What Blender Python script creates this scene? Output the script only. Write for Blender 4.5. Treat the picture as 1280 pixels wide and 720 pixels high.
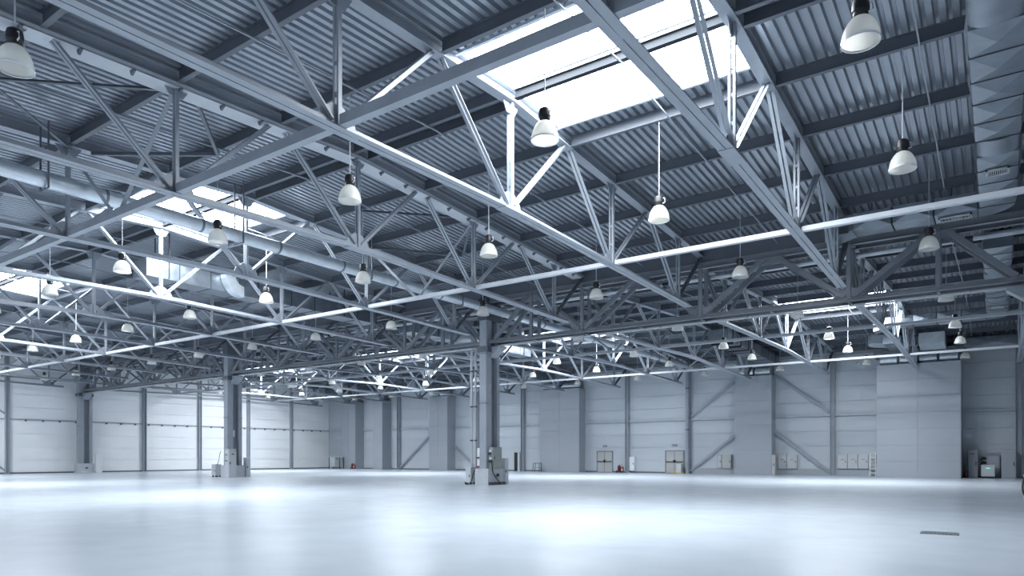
import bpy, bmesh, math, random
from math import radians, sin, cos, pi, sqrt
random.seed(7)
for _o in list(bpy.data.objects): bpy.data.objects.remove(_o)
S = bpy.context.scene
C = S.collection

# ------------------------------------------------------------------ camera
FPX, PCX, HZ, EYE = 864.0, 640.0, 570.5, 1.54          # focal length, centre column, horizon row (1280x720), eye height
CAMX, CAMY, YAW = 22.8, -30.3, radians(35.09)
CO, SI = cos(YAW), sin(YAW)
cd = bpy.data.cameras.new('camera'); cam = bpy.data.objects.new('camera', cd); C.objects.link(cam)
cam.location = (CAMX, CAMY, EYE); cam.rotation_euler = (radians(90), 0, YAW)
cd.sensor_width = 36; cd.lens = FPX/1280*36; cd.shift_y = (HZ-360)/1280; cd.clip_start = .1; cd.clip_end = 500
S.camera = cam

# ------------------------------------------------------------------ world, exposure
DAY = (0.90, 0.955, 1.0)
W = bpy.data.worlds.new('world'); S.world = W; W.use_nodes = True
bg = W.node_tree.nodes['Background']; bg.inputs[0].default_value = (*DAY, 1); bg.inputs[1].default_value = 1.0
S.view_settings.view_transform = 'Standard'; S.view_settings.look = 'None'
S.view_settings.exposure = 1.25; S.view_settings.gamma = 1.0; S.view_settings.use_curve_mapping = False
SKYLIGHT_STRENGTH = 17.0

def proj(x, y, z):
    X, Y = x-CAMX, y-CAMY
    xc, Z = CO*X+SI*Y, -SI*X+CO*Y
    if Z < .1: return (-9999, -9999, Z)
    return (PCX+FPX*xc/Z, HZ-FPX*(z-EYE)/Z, Z)
def on_y(px, py, y):
    """point on the plane y=const seen at a pixel"""
    Y = y-CAMY; t = (px-PCX)/FPX
    X = (t*CO*Y-SI*Y)/(CO+t*SI)
    Z = -SI*X+CO*Y
    return X+CAMX, EYE+(HZ-py)/FPX*Z
def on_x(px, py, x):
    X = x-CAMX; t = (px-PCX)/FPX
    Y = (CO*X+t*SI*X)/(t*CO-SI)
    Z = -SI*X+CO*Y
    return Y+CAMY, EYE+(HZ-py)/FPX*Z

# ------------------------------------------------------------------ materials
def mat(name, col, rough=.5, metal=0.0, noise=.0, scale=3.0, bump=0.0, bscale=20.0, spec=.5, stretch=None, rnoise=0.0, emit=0.0):
    m = bpy.data.materials.new(name); m.use_nodes = True
    nt = m.node_tree; b = nt.nodes['Principled BSDF']
    b.inputs['Base Color'].default_value = (*col, 1); b.inputs['Roughness'].default_value = rough
    b.inputs['Metallic'].default_value = metal; b.inputs['Specular IOR Level'].default_value = spec
    if emit:
        b.inputs['Emission Color'].default_value = (*col, 1); b.inputs['Emission Strength'].default_value = emit
    if noise or bump or rnoise:
        tc = nt.nodes.new('ShaderNodeTexCoord'); mp = nt.nodes.new('ShaderNodeMapping')
        nt.links.new(tc.outputs['Object'], mp.inputs[0])
        if stretch: mp.inputs['Scale'].default_value = stretch
        n = nt.nodes.new('ShaderNodeTexNoise'); n.inputs['Scale'].default_value = scale; n.inputs['Detail'].default_value = 5
        nt.links.new(mp.outputs[0], n.inputs['Vector'])
        if noise:
            r = nt.nodes.new('ShaderNodeMapRange'); nt.links.new(n.outputs['Fac'], r.inputs[0])
            r.inputs[1].default_value = .3; r.inputs[2].default_value = .7
            r.inputs[3].default_value = 1-noise; r.inputs[4].default_value = 1+noise
            mx = nt.nodes.new('ShaderNodeVectorMath'); mx.operation = 'SCALE'
            mx.inputs[0].default_value = col; nt.links.new(r.outputs[0], mx.inputs['Scale'])
            nt.links.new(mx.outputs[0], b.inputs['Base Color'])
        if rnoise:
            r2 = nt.nodes.new('ShaderNodeMapRange'); nt.links.new(n.outputs['Fac'], r2.inputs[0])
            r2.inputs[1].default_value = .3; r2.inputs[2].default_value = .7
            r2.inputs[3].default_value = max(.02, rough-rnoise); r2.inputs[4].default_value = rough+rnoise
            nt.links.new(r2.outputs[0], b.inputs['Roughness'])
        if bump:
            n2 = nt.nodes.new('ShaderNodeTexNoise'); n2.inputs['Scale'].default_value = bscale; n2.inputs['Detail'].default_value = 3
            nt.links.new(mp.outputs[0], n2.inputs['Vector'])
            bp = nt.nodes.new('ShaderNodeBump'); bp.inputs['Strength'].default_value = bump; bp.inputs['Distance'].default_value = .02
            nt.links.new(n2.outputs['Fac'], bp.inputs['Height']); nt.links.new(bp.outputs[0], b.inputs['Normal'])
    return m
M = {}
M['steel']  = mat('painted_steel', (.29, .32, .365), .42, .0, .07, 1.5)
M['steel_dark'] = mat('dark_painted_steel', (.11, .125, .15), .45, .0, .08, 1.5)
M['tie']    = mat('pale_painted_steel', (.48, .51, .55), .42, .0, .06, 1.5)
M['deck']   = mat('profiled_roof_sheet', (.34, .375, .425), .30, .55, .06, .8)
M['purlin'] = mat('purlin_steel', (.095, .11, .135), .45, .0, .07, 1.2)
M['galv']   = mat('galvanised_sheet', (.29, .33, .375), .36, .75, .14, 2.5, .15, 6, rnoise=.08)
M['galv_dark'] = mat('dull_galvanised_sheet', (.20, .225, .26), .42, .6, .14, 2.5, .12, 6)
M['wall_white'] = mat('white_wall_panel', (.86, .88, .90), .5, 0, .03, .4)
M['wall_grey']  = mat('grey_wall_panel', (.50, .54, .585), .5, 0, .035, .4)
M['shaft']  = mat('grey_shaft_panel', (.34, .37, .41), .45, 0, .03, .5)
M['post']   = mat('wall_post_steel', (.32, .35, .395), .45, 0, .06, 1)
M['concrete_plinth'] = mat('painted_plinth', (.45, .48, .52), .6, 0, .08, 3)
M['black']  = mat('black_plastic', (.012, .013, .016), .45)
M['galv_bright'] = mat('bright_galvanised_sheet', (.62, .67, .72), .38, .6, .10, 2.5)
M['darkened_bar'] = mat('darkened_ridge_purlin', (.04, .044, .05), .9, spec=.05)  # ridge purlin colour darkened to hold down the skylight's glare on it
M['girder'] = mat('girder_steel', (.19, .21, .245), .42, 0, .07, 1.5)
M['dark']   = mat('dark_metal', (.045, .052, .065), .5)
M['red']    = mat('red_enamel', (.17, .012, .024), .4)
M['cabinet'] = mat('light_grey_cabinet', (.50, .53, .56), .45, 0, .04, 2)
M['cabinet_olive'] = mat('olive_grey_cabinet', (.30, .32, .31), .5, 0, .05, 2)
M['cabinet_dark'] = mat('mid_grey_cabinet', (.22, .25, .29), .5, 0, .05, 2)
M['white']  = mat('white_enamel', (.75, .78, .80), .4)
M['door']   = mat('beige_grey_door', (.44, .44, .44), .5, 0, .04, 2)
M['orange'] = mat('warning_label', (.65, .33, .08), .5)
M['brass']  = mat('yellow_label', (.55, .42, .12), .5)
M['paper']  = mat('paper_label', (.8, .8, .8), .6)
M['green_led'] = mat('green_display', (.25, .9, .7), .4, emit=.35)
M['sky_frame'] = mat('skylight_frame', (.55, .60, .66), .4)
M['grate']  = mat('floor_grate', (.13, .145, .165), .5)
def floor_mat():
    m = bpy.data.materials.new('polished_concrete'); m.use_nodes = True
    nt = m.node_tree; b = nt.nodes['Principled BSDF']
    tc = nt.nodes.new('ShaderNodeTexCoord')
    def noise(scale, det, vscale=(1, 1, 1)):
        mp = nt.nodes.new('ShaderNodeMapping'); mp.inputs['Scale'].default_value = vscale
        nt.links.new(tc.outputs['Object'], mp.inputs[0])
        n = nt.nodes.new('ShaderNodeTexNoise'); n.inputs['Scale'].default_value = scale; n.inputs['Detail'].default_value = det
        nt.links.new(mp.outputs[0], n.inputs['Vector']); return n
    n1 = noise(.16, 6); n2 = noise(.9, 9)
    mix = nt.nodes.new('ShaderNodeMix'); mix.data_type = 'FLOAT'; mix.inputs[0].default_value = .45
    nt.links.new(n1.outputs['Fac'], mix.inputs[2]); nt.links.new(n2.outputs['Fac'], mix.inputs[3])
    cr = nt.nodes.new('ShaderNodeValToRGB')
    cr.color_ramp.elements[0].position = .36; cr.color_ramp.elements[0].color = (.48, .535, .60, 1)
    cr.color_ramp.elements[1].position = .64; cr.color_ramp.elements[1].color = (.565, .62, .68, 1)
    nt.links.new(mix.outputs[0], cr.inputs[0]); nt.links.new(cr.outputs[0], b.inputs['Base Color'])
    rr = nt.nodes.new('ShaderNodeMapRange'); nt.links.new(n2.outputs['Fac'], rr.inputs[0])
    rr.inputs[1].default_value = .3; rr.inputs[2].default_value = .7; rr.inputs[3].default_value = .20; rr.inputs[4].default_value = .30
    b.inputs['Roughness'].default_value = .25
    n3 = noise(1.2, 3)
    bp = nt.nodes.new('ShaderNodeBump'); bp.inputs['Strength'].default_value = .015; bp.inputs['Distance'].default_value = .02
    nt.links.new(n3.outputs['Fac'], bp.inputs['Height']); b.inputs['Specular IOR Level'].default_value = .17
    return m
M['floor'] = floor_mat()
def glass_emit():
    m = bpy.data.materials.new('daylit_skylight_sheet'); m.use_nodes = True
    nt = m.node_tree; nt.nodes.clear()
    e = nt.nodes.new('ShaderNodeEmission'); e.inputs[0].default_value = (*DAY, 1); e.inputs[1].default_value = SKYLIGHT_STRENGTH
    o = nt.nodes.new('ShaderNodeOutputMaterial'); nt.links.new(e.outputs[0], o.inputs[0]); return m
M['skylight'] = glass_emit()
def bell_mat():
    m = bpy.data.materials.new('prismatic_bell'); m.use_nodes = True
    nt = m.node_tree; b = nt.nodes['Principled BSDF']; out = nt.nodes['Material Output']
    b.inputs['Base Color'].default_value = (.80, .79, .75, 1); b.inputs['Roughness'].default_value = .3
    t = nt.nodes.new('ShaderNodeBsdfTranslucent'); t.inputs[0].default_value = (.86, .84, .78, 1)
    mx = nt.nodes.new('ShaderNodeMixShader'); mx.inputs[0].default_value = .5
    nt.links.new(b.outputs[0], mx.inputs[1]); nt.links.new(t.outputs[0], mx.inputs[2]); nt.links.new(mx.outputs[0], out.inputs[0])
    return m
M['bell'] = bell_mat()

# ------------------------------------------------------------------ mesh helpers
def sub(a, b): return (a[0]-b[0], a[1]-b[1], a[2]-b[2])
def add(a, b): return (a[0]+b[0], a[1]+b[1], a[2]+b[2])
def mul(a, k): return (a[0]*k, a[1]*k, a[2]*k)
def crs(a, b): return (a[1]*b[2]-a[2]*b[1], a[2]*b[0]-a[0]*b[2], a[0]*b[1]-a[1]*b[0])
def nrm(a):
    l = sqrt(a[0]**2+a[1]**2+a[2]**2) or 1; return (a[0]/l, a[1]/l, a[2]/l)
class MB:
    def __init__(s): s.v = []; s.f = []; s.sm = False
    def poly(s, pts):
        n = len(s.v); s.v += pts; s.f.append(tuple(range(n, n+len(pts)))); return s
    def hexa(s, p):           # 8 points: bottom ring 0-3, top ring 4-7
        n = len(s.v); s.v += p
        for q in ((3, 2, 1, 0), (4, 5, 6, 7), (0, 1, 5, 4), (1, 2, 6, 5), (2, 3, 7, 6), (3, 0, 4, 7)):
            s.f.append(tuple(n+i for i in q))
        return s
    def box(s, x0, x1, y0, y1, z0, z1):
        return s.hexa([(x0, y0, z0), (x1, y0, z0), (x1, y1, z0), (x0, y1, z0), (x0, y0, z1), (x1, y0, z1), (x1, y1, z1), (x0, y1, z1)])
    def bar(s, a, b, w, h, off=(0, 0), side=None):
        """box of width w, height h along a->b; off shifts it sideways/upwards"""
        d = nrm(sub(b, a)); sd = side or nrm(crs(d, (0, 0, 1)))
        if abs(d[2]) > .999 and side is None: sd = (1, 0, 0)
        up = nrm(crs(sd, d))
        o = add(mul(sd, off[0]), mul(up, off[1]))
        r = []
        for p in (a, b):
            c = add(p, o)
            for i, j in ((-1, -1), (1, -1), (1, 1), (-1, 1)):
                r.append(add(c, add(mul(sd, i*w/2), mul(up, j*h/2))))
        return s.hexa(r)
    def ibeam(s, a, b, w, h, t=.03, side=None):
        s.bar(a, b, w, t, (0, -h/2+t/2), side); s.bar(a, b, w, t, (0, h/2-t/2), side); s.bar(a, b, t, h-2*t, (0, 0), side); return s
    def tube(s, pts, r, n=10, cap=True):
        rings = []
        for i, p in enumerate(pts):
            a = pts[max(0, i-1)]; b = pts[min(len(pts)-1, i+1)]
            d = nrm(sub(b, a)); ref = (0, 0, 1) if abs(d[2]) < .9 else (1, 0, 0)
            u = nrm(crs(d, ref)); w = crs(u, d); k = len(s.v)
            for j in range(n):
                t = 2*pi*j/n; s.v.append(add(p, add(mul(u, r*cos(t)), mul(w, r*sin(t)))))
            rings.append(k)
        for i in range(len(pts)-1):
            for j in range(n):
                s.f.append((rings[i]+j, rings[i]+(j+1) % n, rings[i+1]+(j+1) % n, rings[i+1]+j))
        if cap:
            s.f.append(tuple(rings[0]+j for j in reversed(range(n)))); s.f.append(tuple(rings[-1]+j for j in range(n)))
        s.sm = True; return s
    def lathe(s, prof, n=18, c=(0, 0, 0)):
        rings = []
        for r, z in prof:
            k = len(s.v); rings.append(k)
            for j in range(n):
                t = 2*pi*j/n; s.v.append((c[0]+r*cos(t), c[1]+r*sin(t), c[2]+z))
        for i in range(len(prof)-1):
            for j in range(n):
                s.f.append((rings[i]+j, rings[i]+(j+1) % n, rings[i+1]+(j+1) % n, rings[i+1]+j))
        s.sm = True; return s
    def prism(s, prof, x0, x1, axis='x'):
        """closed outline (2-D list) swept along an axis"""
        n = len(prof)
        def P(q, t): return {'x': (t, q[0], q[1]), 'y': (q[0], t, q[1]), 'z': (q[0], q[1], t)}[axis]
        k = len(s.v); s.v += [P(q, x0) for q in prof]+[P(q, x1) for q in prof]
        s.f.append(tuple(k+i for i in reversed(range(n)))); s.f.append(tuple(k+n+i for i in range(n)))
        for i in range(n): s.f.append((k+i, k+(i+1) % n, k+n+(i+1) % n, k+n+i))
        return s
    def mesh(s, name, m):
        me = bpy.data.meshes.new(name); me.from_pydata(s.v, [], s.f); me.update()
        bm = bmesh.new(); bm.from_mesh(me); bmesh.ops.recalc_face_normals(bm, faces=bm.faces); bm.to_mesh(me); bm.free()
        me.materials.append(M[m] if isinstance(m, str) else m)
        if s.sm:
            me.shade_smooth()
            try: me.set_sharp_from_angle(angle=radians(40))
            except Exception: pass
        return me
    def build(s, name, m, parent=None, loc=None): return link(name, s.mesh(name, m), parent, loc)
def link(name, me, parent=None, loc=None):
    o = bpy.data.objects.new(name, me); C.objects.link(o)
    if parent is not None: o.parent = parent
    if loc: o.location = loc
    return o
def tag(o, label, cat, group=None):
    o['label'] = label; o['category'] = cat
    if group: o['group'] = group
    return o
def thing(name, label, cat, loc=(0, 0, 0), group=None):
    o = bpy.data.objects.new(name, None); C.objects.link(o); o.location = loc; o.empty_display_size = .2
    return tag(o, label, cat, group)
def struct(o, label=None):
    o['kind'] = 'structure'
    if label: o['label'] = label
    return o
def kids(o): return [c for c in bpy.data.objects if c.parent == o]
def copy_tree(parts_of, loc, label, group=None):
    root, parts = parts_of
    r = root.copy(); C.objects.link(r); r.location = loc; r['label'] = label
    if group: r['group'] = group
    for p, subs in parts:
        q = p.copy(); C.objects.link(q); q.parent = r
        for sp in subs:
            w = sp.copy(); C.objects.link(w); w.parent = q
    return r
def tree(root): return (root, [(p, kids(p)) for p in kids(root)])
ORD = ['first', 'second', 'third', 'fourth', 'fifth', 'sixth', 'seventh', 'eighth', 'ninth', 'tenth', 'eleventh', 'twelfth', 'thirteenth', 'fourteenth', 'fifteenth']

# ------------------------------------------------------------------ dimensions (metres)
BAY = 6.0
TX = [24-BAY*i for i in range(13)]                 # truss lines x = 24 ... -48
RIDGES = (-15.0, 15.0)
FAR_DROP = .46                                     # the far roof lies a little lower than the near one
def fd(y): return FAR_DROP if y > 0 else 0.0
def zt(dy, y=-1): return 11.12-.05*abs(dy)-fd(y)    # underside of roof truss top chord; y tells the span
def zb(dy): return 8.26-.02*abs(dy)                # centre of bottom chord
TOPH = .32
SKYBAYS = (12, -6, -24, -42)                        # left edge x of bays that carry a ridge skylight
XW, YW = -48.9, 30.0                               # inner faces of the left and the far right walls

# ------------------------------------------------------------------ floor
fl = MB().box(XW-.3, 30.3, -63.3, YW+.3, -.3, 0).build('floor', 'floor'); struct(fl)

# ------------------------------------------------------------------ ceiling: profiled sheets and purlins
ceil = struct(MB().box(XW-.3, 30.3, -63.3, YW+.3, 11.85, 12.05).build('ceiling', 'steel_dark'))
def deck_mesh(l0, l1, sgn):
    """one bay of trapezoidal sheet, ribs running with the fall of the roof"""
    b = MB(); pitch = .25; n = int(BAY/pitch); d = .10
    prof = []
    for i in range(n):
        x = i*pitch
        prof += [(x, 0), (x+.125, 0), (x+.153, d), (x+.222, d)]
    prof.append((BAY, 0))
    ring = []
    for l in (l0, l1):
        k = len(b.v); ring.append(k)
        for x, z in prof: b.v.append((x, sgn*l, zt(l)+TOPH+z))
    for i in range(len(prof)-1):
        b.f.append((ring[0]+i, ring[0]+i+1, ring[1]+i+1, ring[1]+i))
    return b.mesh('roof_sheet', 'deck')
deck = {}
for sg in (-1, 1):
    deck[(sg, 0)] = deck_mesh(0.0, 15.0, sg); deck[(sg, 1)] = deck_mesh(2.35, 15.0, sg)
pur_me = MB().ibeam((.17, 0, TOPH/2), (BAY-.17, 0, TOPH/2), .13, TOPH, .018).mesh('purlin', 'purlin')
ridge_me = MB().ibeam((.17, 0, TOPH/2), (BAY-.17, 0, TOPH/2), .16, .24, .018).mesh('ridge_bar', 'darkened_bar')
for y0 in RIDGES:
    for x in TX+[-54]:
        sky = x in SKYBAYS
        for sg in (-1, 1): link('roof_sheet', deck[(sg, int(sky))], ceil, (x, y0, -fd(y0)))
        if x < -48.5: continue
        for k in range(1, 5):
            for sg in (-1, 1): link('purlin', pur_me, ceil, (x, y0+sg*3*k, zt(3*k, y0)))
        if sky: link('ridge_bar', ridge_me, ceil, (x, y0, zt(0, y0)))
        else:
            link('purlin', pur_me, ceil, (x, y0-.3, zt(.3, y0))); link('purlin', pur_me, ceil, (x, y0+.3, zt(.3, y0)))
# valley gutter above the column row and eaves beam on the far wall
MB().box(XW, 30, -.42, .42, 10.12, 10.72).build('valley_gutter', 'steel_dark', ceil)
MB().box(XW, 30, YW-.3, YW, 9.85, 10.2).build('eaves_beam', 'steel_dark', ceil)
MB().box(XW, 30, -30.4, -29.6, 10.12, 10.72).build('valley_gutter', 'steel_dark', ceil)

# skylights
nwin = 0
def skylight(x, y0, part=True):
    global nwin
    nwin += 1
    w = bpy.data.objects.new('window_%d' % nwin, None); C.objects.link(w); w.location = (x, y0, zt(0, y0)+TOPH)
    struct(w)
    hy, hx = 2.35, BAY/2
    MB().poly([(.12, -hy+.05, .06), (BAY-.12, -hy+.05, .06), (BAY-.12, -.04, .16), (.12, -.04, .16)]).build('pane', 'skylight', w)
    MB().poly([(.12, .04, .16), (BAY-.12, .04, .16), (BAY-.12, hy-.05, .06), (.12, hy-.05, .06)]).build('pane', 'skylight', w)
    b = MB(); b.box(.0, BAY, -hy-.03, -hy+.06, -.16, .3); b.box(.0, BAY, hy-.06, hy+.03, -.16, .3)
    b.box(.0, .12, -hy, hy, -.02, .3); b.box(BAY-.12, BAY, -hy, hy, -.02, .3); b.box(0, BAY, -.04, .04, .10, .2)
    b.build('frame', 'sky_frame', w)
for y0 in RIDGES:
    for x in SKYBAYS: skylight(x, y0)
for x in SKYBAYS: skylight(x, -45.0)                 # hall carried on behind the camera; unseen skylights added to brighten the near floor
for x in TX:
    for sg in (-1, 1): link('roof_sheet', deck[(sg, int(x in SKYBAYS))], ceil, (x, -45.0, 0))

# ------------------------------------------------------------------ roof trusses
ZR = 8.0
def P(y, z): return (0, y, z-ZR)
def make_truss(span):
    def zt(dy): return 11.12-.05*abs(dy)-fd(span)
    root = thing('roof_truss', 'x', 'truss')
    SX = (1, 0, 0)
    # bottom chord: two angles back to back, one length each side of the ridge
    for sg in (-1, 1):
        b = MB()
        for o in (-1, 1):
            p0, p1 = P(0, zb(0)), P(sg*13.2, zb(13.2))
            b.bar(p0, p1, .16, .022, (o*.092*sg, -.07), (sg, 0, 0)); b.bar(p0, p1, .022, .15, (o*.026*sg, .0), (sg, 0, 0))
        b.build('bottom_chord', 'steel', root)
        MB().ibeam(P(0, zt(0)+TOPH/2), P(sg*14.95, zt(14.95)+TOPH/2), .30, TOPH, .03, (sg, 0, 0)).build('top_chord', 'steel', root)
    b = MB(); b.bar(P(-.45, zb(0)-.095), P(.45, zb(0)-.095), .36, .025); b.build('splice_plate', 'steel', root)
    for n in (-12, -6, 0, 6, 12):
        g = MB(); z = zb(n)
        g.prism([(n-.55, z-.07-ZR), (n+.55, z-.07-ZR), (n+.42, z+.22-ZR), (n+.15, z+.42-ZR), (n-.15, z+.42-ZR), (n-.42, z+.22-ZR)], -.012, .012)
        g.build('gusset', 'steel', root)
        v = MB(); a, c = P(n, z-.02), P(n, zt(n)+.02)
        for o in (-1, 1): v.bar(a, c, .06, .09, (o*.055, 0), SX)
        k = z+.6
        while k < zt(n)-.3: v.box(-.05, .05, n-.03, n+.03, k-ZR, k+.08-ZR); k += .62
        v.build('vertical', 'steel', root)
        g = MB(); g.prism([(n-.4, zt(n)+.05-ZR), (n+.4, zt(n)+.05-ZR), (n+.18, zt(n)-.3-ZR), (n-.18, zt(n)-.3-ZR)], -.012, .012); g.build('gusset', 'steel', root)
        for sg in (-1, 1):
            t = n+sg*3
            d = MB(); a, c = P(n+sg*.14, z+.08), P(t-sg*.16, zt(t)+.02)
            if abs(t) == 15: c = P(t-sg*.35, zt(15)-.05)
            for o in (-1, 1):
                d.bar(a, c, .085, .016, (o*.062, .05), SX); d.bar(a, c, .016, .10, (o*.028, .0), SX)
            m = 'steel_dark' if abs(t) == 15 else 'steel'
            d.build('diagonal', m, root)
    return root

spans = ('near span', 'far span behind the column row')
for si, y0 in enumerate(RIDGES):
    proto = make_truss(y0); PT = tree(proto); first = True
    for i, x in enumerate(TX):
        where = {24: 'beside the silver duct', 18: 'to the right of the large bright skylight', 12: 'along the left edge of the large bright skylight',
                 6: 'carrying the pale chord plate', 0: 'on the line of the middle column'}.get(x) if si == 0 else None
        lab = 'grey steel roof truss %s, %s' % (where, spans[si]) if where else 'grey steel roof truss, %s from the right in the %s' % (ORD[i], spans[si])
        if first: proto.location = (x, y0, ZR); proto['label'] = lab; proto['group'] = 'roof trusses'; first = False
        else: copy_tree(PT, (x, y0, ZR), lab, 'roof trusses')

# ------------------------------------------------------------------ bottom tie bars across the trusses
tie_me = MB().box(.16, BAY-.16, -.085, .085, -.07, .07).mesh('tie_segment', 'tie')
tie2_me = MB().box(.16, BAY-.16, -.09, .09, -.06, .16).mesh('tie_segment', 'steel')
for y, lab, me in ((-9, 'pale horizontal tie bar crossing the whole picture below the near trusses', tie_me),
                   (-21, 'grey tie bar across the near trusses, closest to the camera', tie2_me),
                   (9, 'pale tie bar across the far trusses just behind the column row', tie_me),
                   (21, 'pale tie bar across the far trusses close to the grey wall', tie_me)):
    y0 = RIDGES[0] if y < 0 else RIDGES[1]
    t = thing('tie_bar', lab, 'tie bar', (0, y, zb(y-y0)), 'tie bars')
    for x in TX[1:]+[24]: 
        link('tie_segment', me, t, (x, 0, 0))

# vertical V bracing and roof K bracing in the braced bays
def brace(name, segs, lab, mtl='steel', w=.09):
    t = thing(name, lab, 'brace', segs[0][0], 'roof braces'); o = segs[0][0]
    for a, c in segs:
        d = MB(); a, c = sub(a, o), sub(c, o); d.bar(a, c, w, .014, (0, -w/2)); d.bar(a, c, .014, w, (-w/2, 0)); d.build('brace_arm', mtl, t)
for bx, bn in ((0, 'the middle column'), (-30, 'the left column')):
    for y, w2 in ((-21, 'near tie bar'), (-9, 'long pale tie bar'), (9, 'first far tie bar'), (21, 'last far tie bar')):
        dy = y-(-15 if y < 0 else 15)
        brace('sway_brace', [((bx+3, y, zb(dy)+.0), (bx+.1, y, zt(dy, y)-.05)), ((bx+3, y, zb(dy)+.0), (bx+BAY-.1, y, zt(dy, y)-.05))],
              'V sway brace over the %s beside %s' % (w2, bn), w=.11)
for y, e, w2 in ((-24, -21, 'closest to the camera'), (-18, -20.4, 'on the near side of the ridge'), (-12, -9.6, 'on the far side of the ridge'), (-6, -9, 'next to the column row')):
    z0, z1 = zt(y+15)-.06, zt(e+15)-.06
    brace('roof_brace', [((3, y, z0), (.15, e, z1)), ((3, y, z0), (5.85, e, z1))], 'thin dark V roof brace by the chord plate, %s' % w2, 'steel_dark', .09)

# wide top-chord underside as a pale plate; skylight brightness put into its colour
tray = thing('chord_plate', 'wide top chord plate coloured pale as if skylit, with small dark brackets', 'truss plate', (6, -15, 10.3))
for sg in (-1, 1):
    a, c = (-.12, 0, zt(0)-.10-10.3), (-.12, sg*14.4, zt(14.4)-.10-10.3)
    MB().bar(a, c, .56, .03).bar(a, c, .02, .10, (.27, .05)).bar(a, c, .02, .10, (-.27, .05)).build('pale_strip', 'tie', tray)
k = -14.0
while k < 14.3:
    z = zt(k)-.115-10.3
    MB().prism([(.02, z), (.20, z), (.20, z-.03), (.06, z-.11)], k-.03, k+.03, 'y').build('bracket', 'steel_dark', tray)
    k += 1.15

# ------------------------------------------------------------------ primary trusses on the column row
def make_primary():
    root = thing('girder_truss', 'x', 'truss')
    zl, zu = 7.74, 10.12
    for o in (-.38, .38):
        MB().ibeam((.3, o, zl-ZR), (23.7, o, zl-ZR), .20, .17, .02).build('bottom_chord', 'girder', root)
        MB().ibeam((.3, o, zu-.14-ZR), (23.7, o, zu-.14-ZR), .20, .26, .02).build('top_chord', 'girder', root)
        for n in (3, 6, 12, 18, 21):
            MB().bar((n, o, zl-ZR), (n, o, zu-.1-ZR), .16, .12).build('vertical', 'girder', root)
        for a, c in ((.5, 3), (6, 3), (6, 9), (12, 9), (12, 15), (18, 15), (18, 21), (23.5, 21)):
            s = 1 if c > a else -1
            p, q = (a+s*.15, o, zl+.1-ZR), (c-s*.2, o, zu-.22-ZR)
            MB().bar(p, q, .05, .20, (.04, 0)).bar(p, q, .05, .20, (-.04, 0)).build('diagonal', 'girder', root)
        for n, z in ((6, zl), (12, zl), (18, zl)):
            MB().prism([(n-.6, z-ZR), (n+.6, z-ZR), (n+.45, z+.42-ZR), (n-.45, z+.42-ZR)], o-.015, o+.015, 'y').build('gusset', 'girder', root)
        for n in (3, 9, 15, 21):
            MB().prism([(n-.7, zu-.2-ZR), (n+.7, zu-.2-ZR), (n+.35, zu-.55-ZR), (n-.35, zu-.55-ZR)], o-.015, o+.015, 'y').build('gusset', 'girder', root)
    for n in range(3, 24, 3): MB().box(n-.05, n+.05, -.38, .38, zl-.12-ZR, zl-.08-ZR).build('batten', 'girder', root)
    for n in (6, 12, 18): MB().box(n-.18, n+.18, -.3, .3, zu-.05-ZR, zu+.3-ZR).build('truss_seat', 'steel_dark', root)
    MB().bar((0.3, -.1, zl-.24-ZR), (23.7, -.1, zl-.24-ZR), .10, .05).build('conduit', 'tie', root)
    for n in range(2, 24, 4): MB().box(n-.02, n+.02, -.12, -.08, zl-.24-ZR, zl-.1-ZR).build('conduit_hanger', 'steel_dark', root)
    return root
pp = make_primary(); PPT = tree(pp)
labs = ['deep girder truss from the middle column to the right edge', 'deep girder truss between the left and middle columns', 'deep girder truss from the left column to the far left wall']
for i, x in enumerate((0, -24, -48)):
    if i == 0: pp.location = (x, 0, ZR); pp['label'] = labs[0]; pp['group'] = 'girder trusses'
    else: copy_tree(PPT, (x, 0, ZR), labs[i], 'girder trusses')
# insulated pipe running along the girder trusses
pw = thing('pipe', 'silver insulated pipe running along the girder trusses above the column row', 'pipe', (0, .80, 9.72))
for x in range(-46, 24, 4):
    MB().tube([(x+.05, 0, 0), (x+3.75, 0, 0)], .11, 10).build('pipe_length', 'galv_bright', pw)
    MB().tube([(x+3.75, 0, 0), (x+4.05, 0, 0)], .075, 8).build('pipe_joint', 'dark', pw)

# ------------------------------------------------------------------ columns
def make_column():
    root = thing('steel_column', 'x', 'column')
    MB().box(-.445, .445, -.71, .71, 0, .875).build('plinth', 'concrete_plinth', root)
    b = MB(); top = 10.1
    b.prism([(-.25, -.54), (-.22, -.60), (.22, -.60), (.25, -.54), (.25, -.14), (-.25, -.14)], .85, top, 'z').build('shaft', 'post', root)
    MB().box(-.03, .03, -.14, .36, .85, top).build('web', 'girder', root)
    MB().box(-.25, .25, .36, .60, .85, top).build('rear_shaft', 'post', root)
    for z in (4.4, 7.1):
        MB().box(-.27, .27, -.62, -.54, z, z+.035).box(-.27, .27, .54, .62, z, z+.035).build('splice', 'steel_dark', root)
    MB().box(-.36, .36, -.66, .66, 7.2, 7.5).build('bearing_head', 'steel_dark', root)
    for sg in (-1, 1):
        MB().prism([(sg*.25, 7.5), (sg*.95, 7.5), (sg*.95, 7.42), (sg*.25, 6.9)], -.3, .3, 'y').build('bracket', 'steel', root)
    MB().box(-.30, .30, -.64, .64, 8.9, 10.1).build('head_box', 'steel_dark', root)
    return root
cp = make_column(); CPT = tree(cp)
clab = {0: 'tall grey steel column in the middle, on a pale square plinth', -24: 'tall grey steel column left of centre with a tall cabinet at its foot',
        -48: 'grey steel column standing against the white left wall', 24: 'grey steel column cut by the right edge of the picture'}
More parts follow.
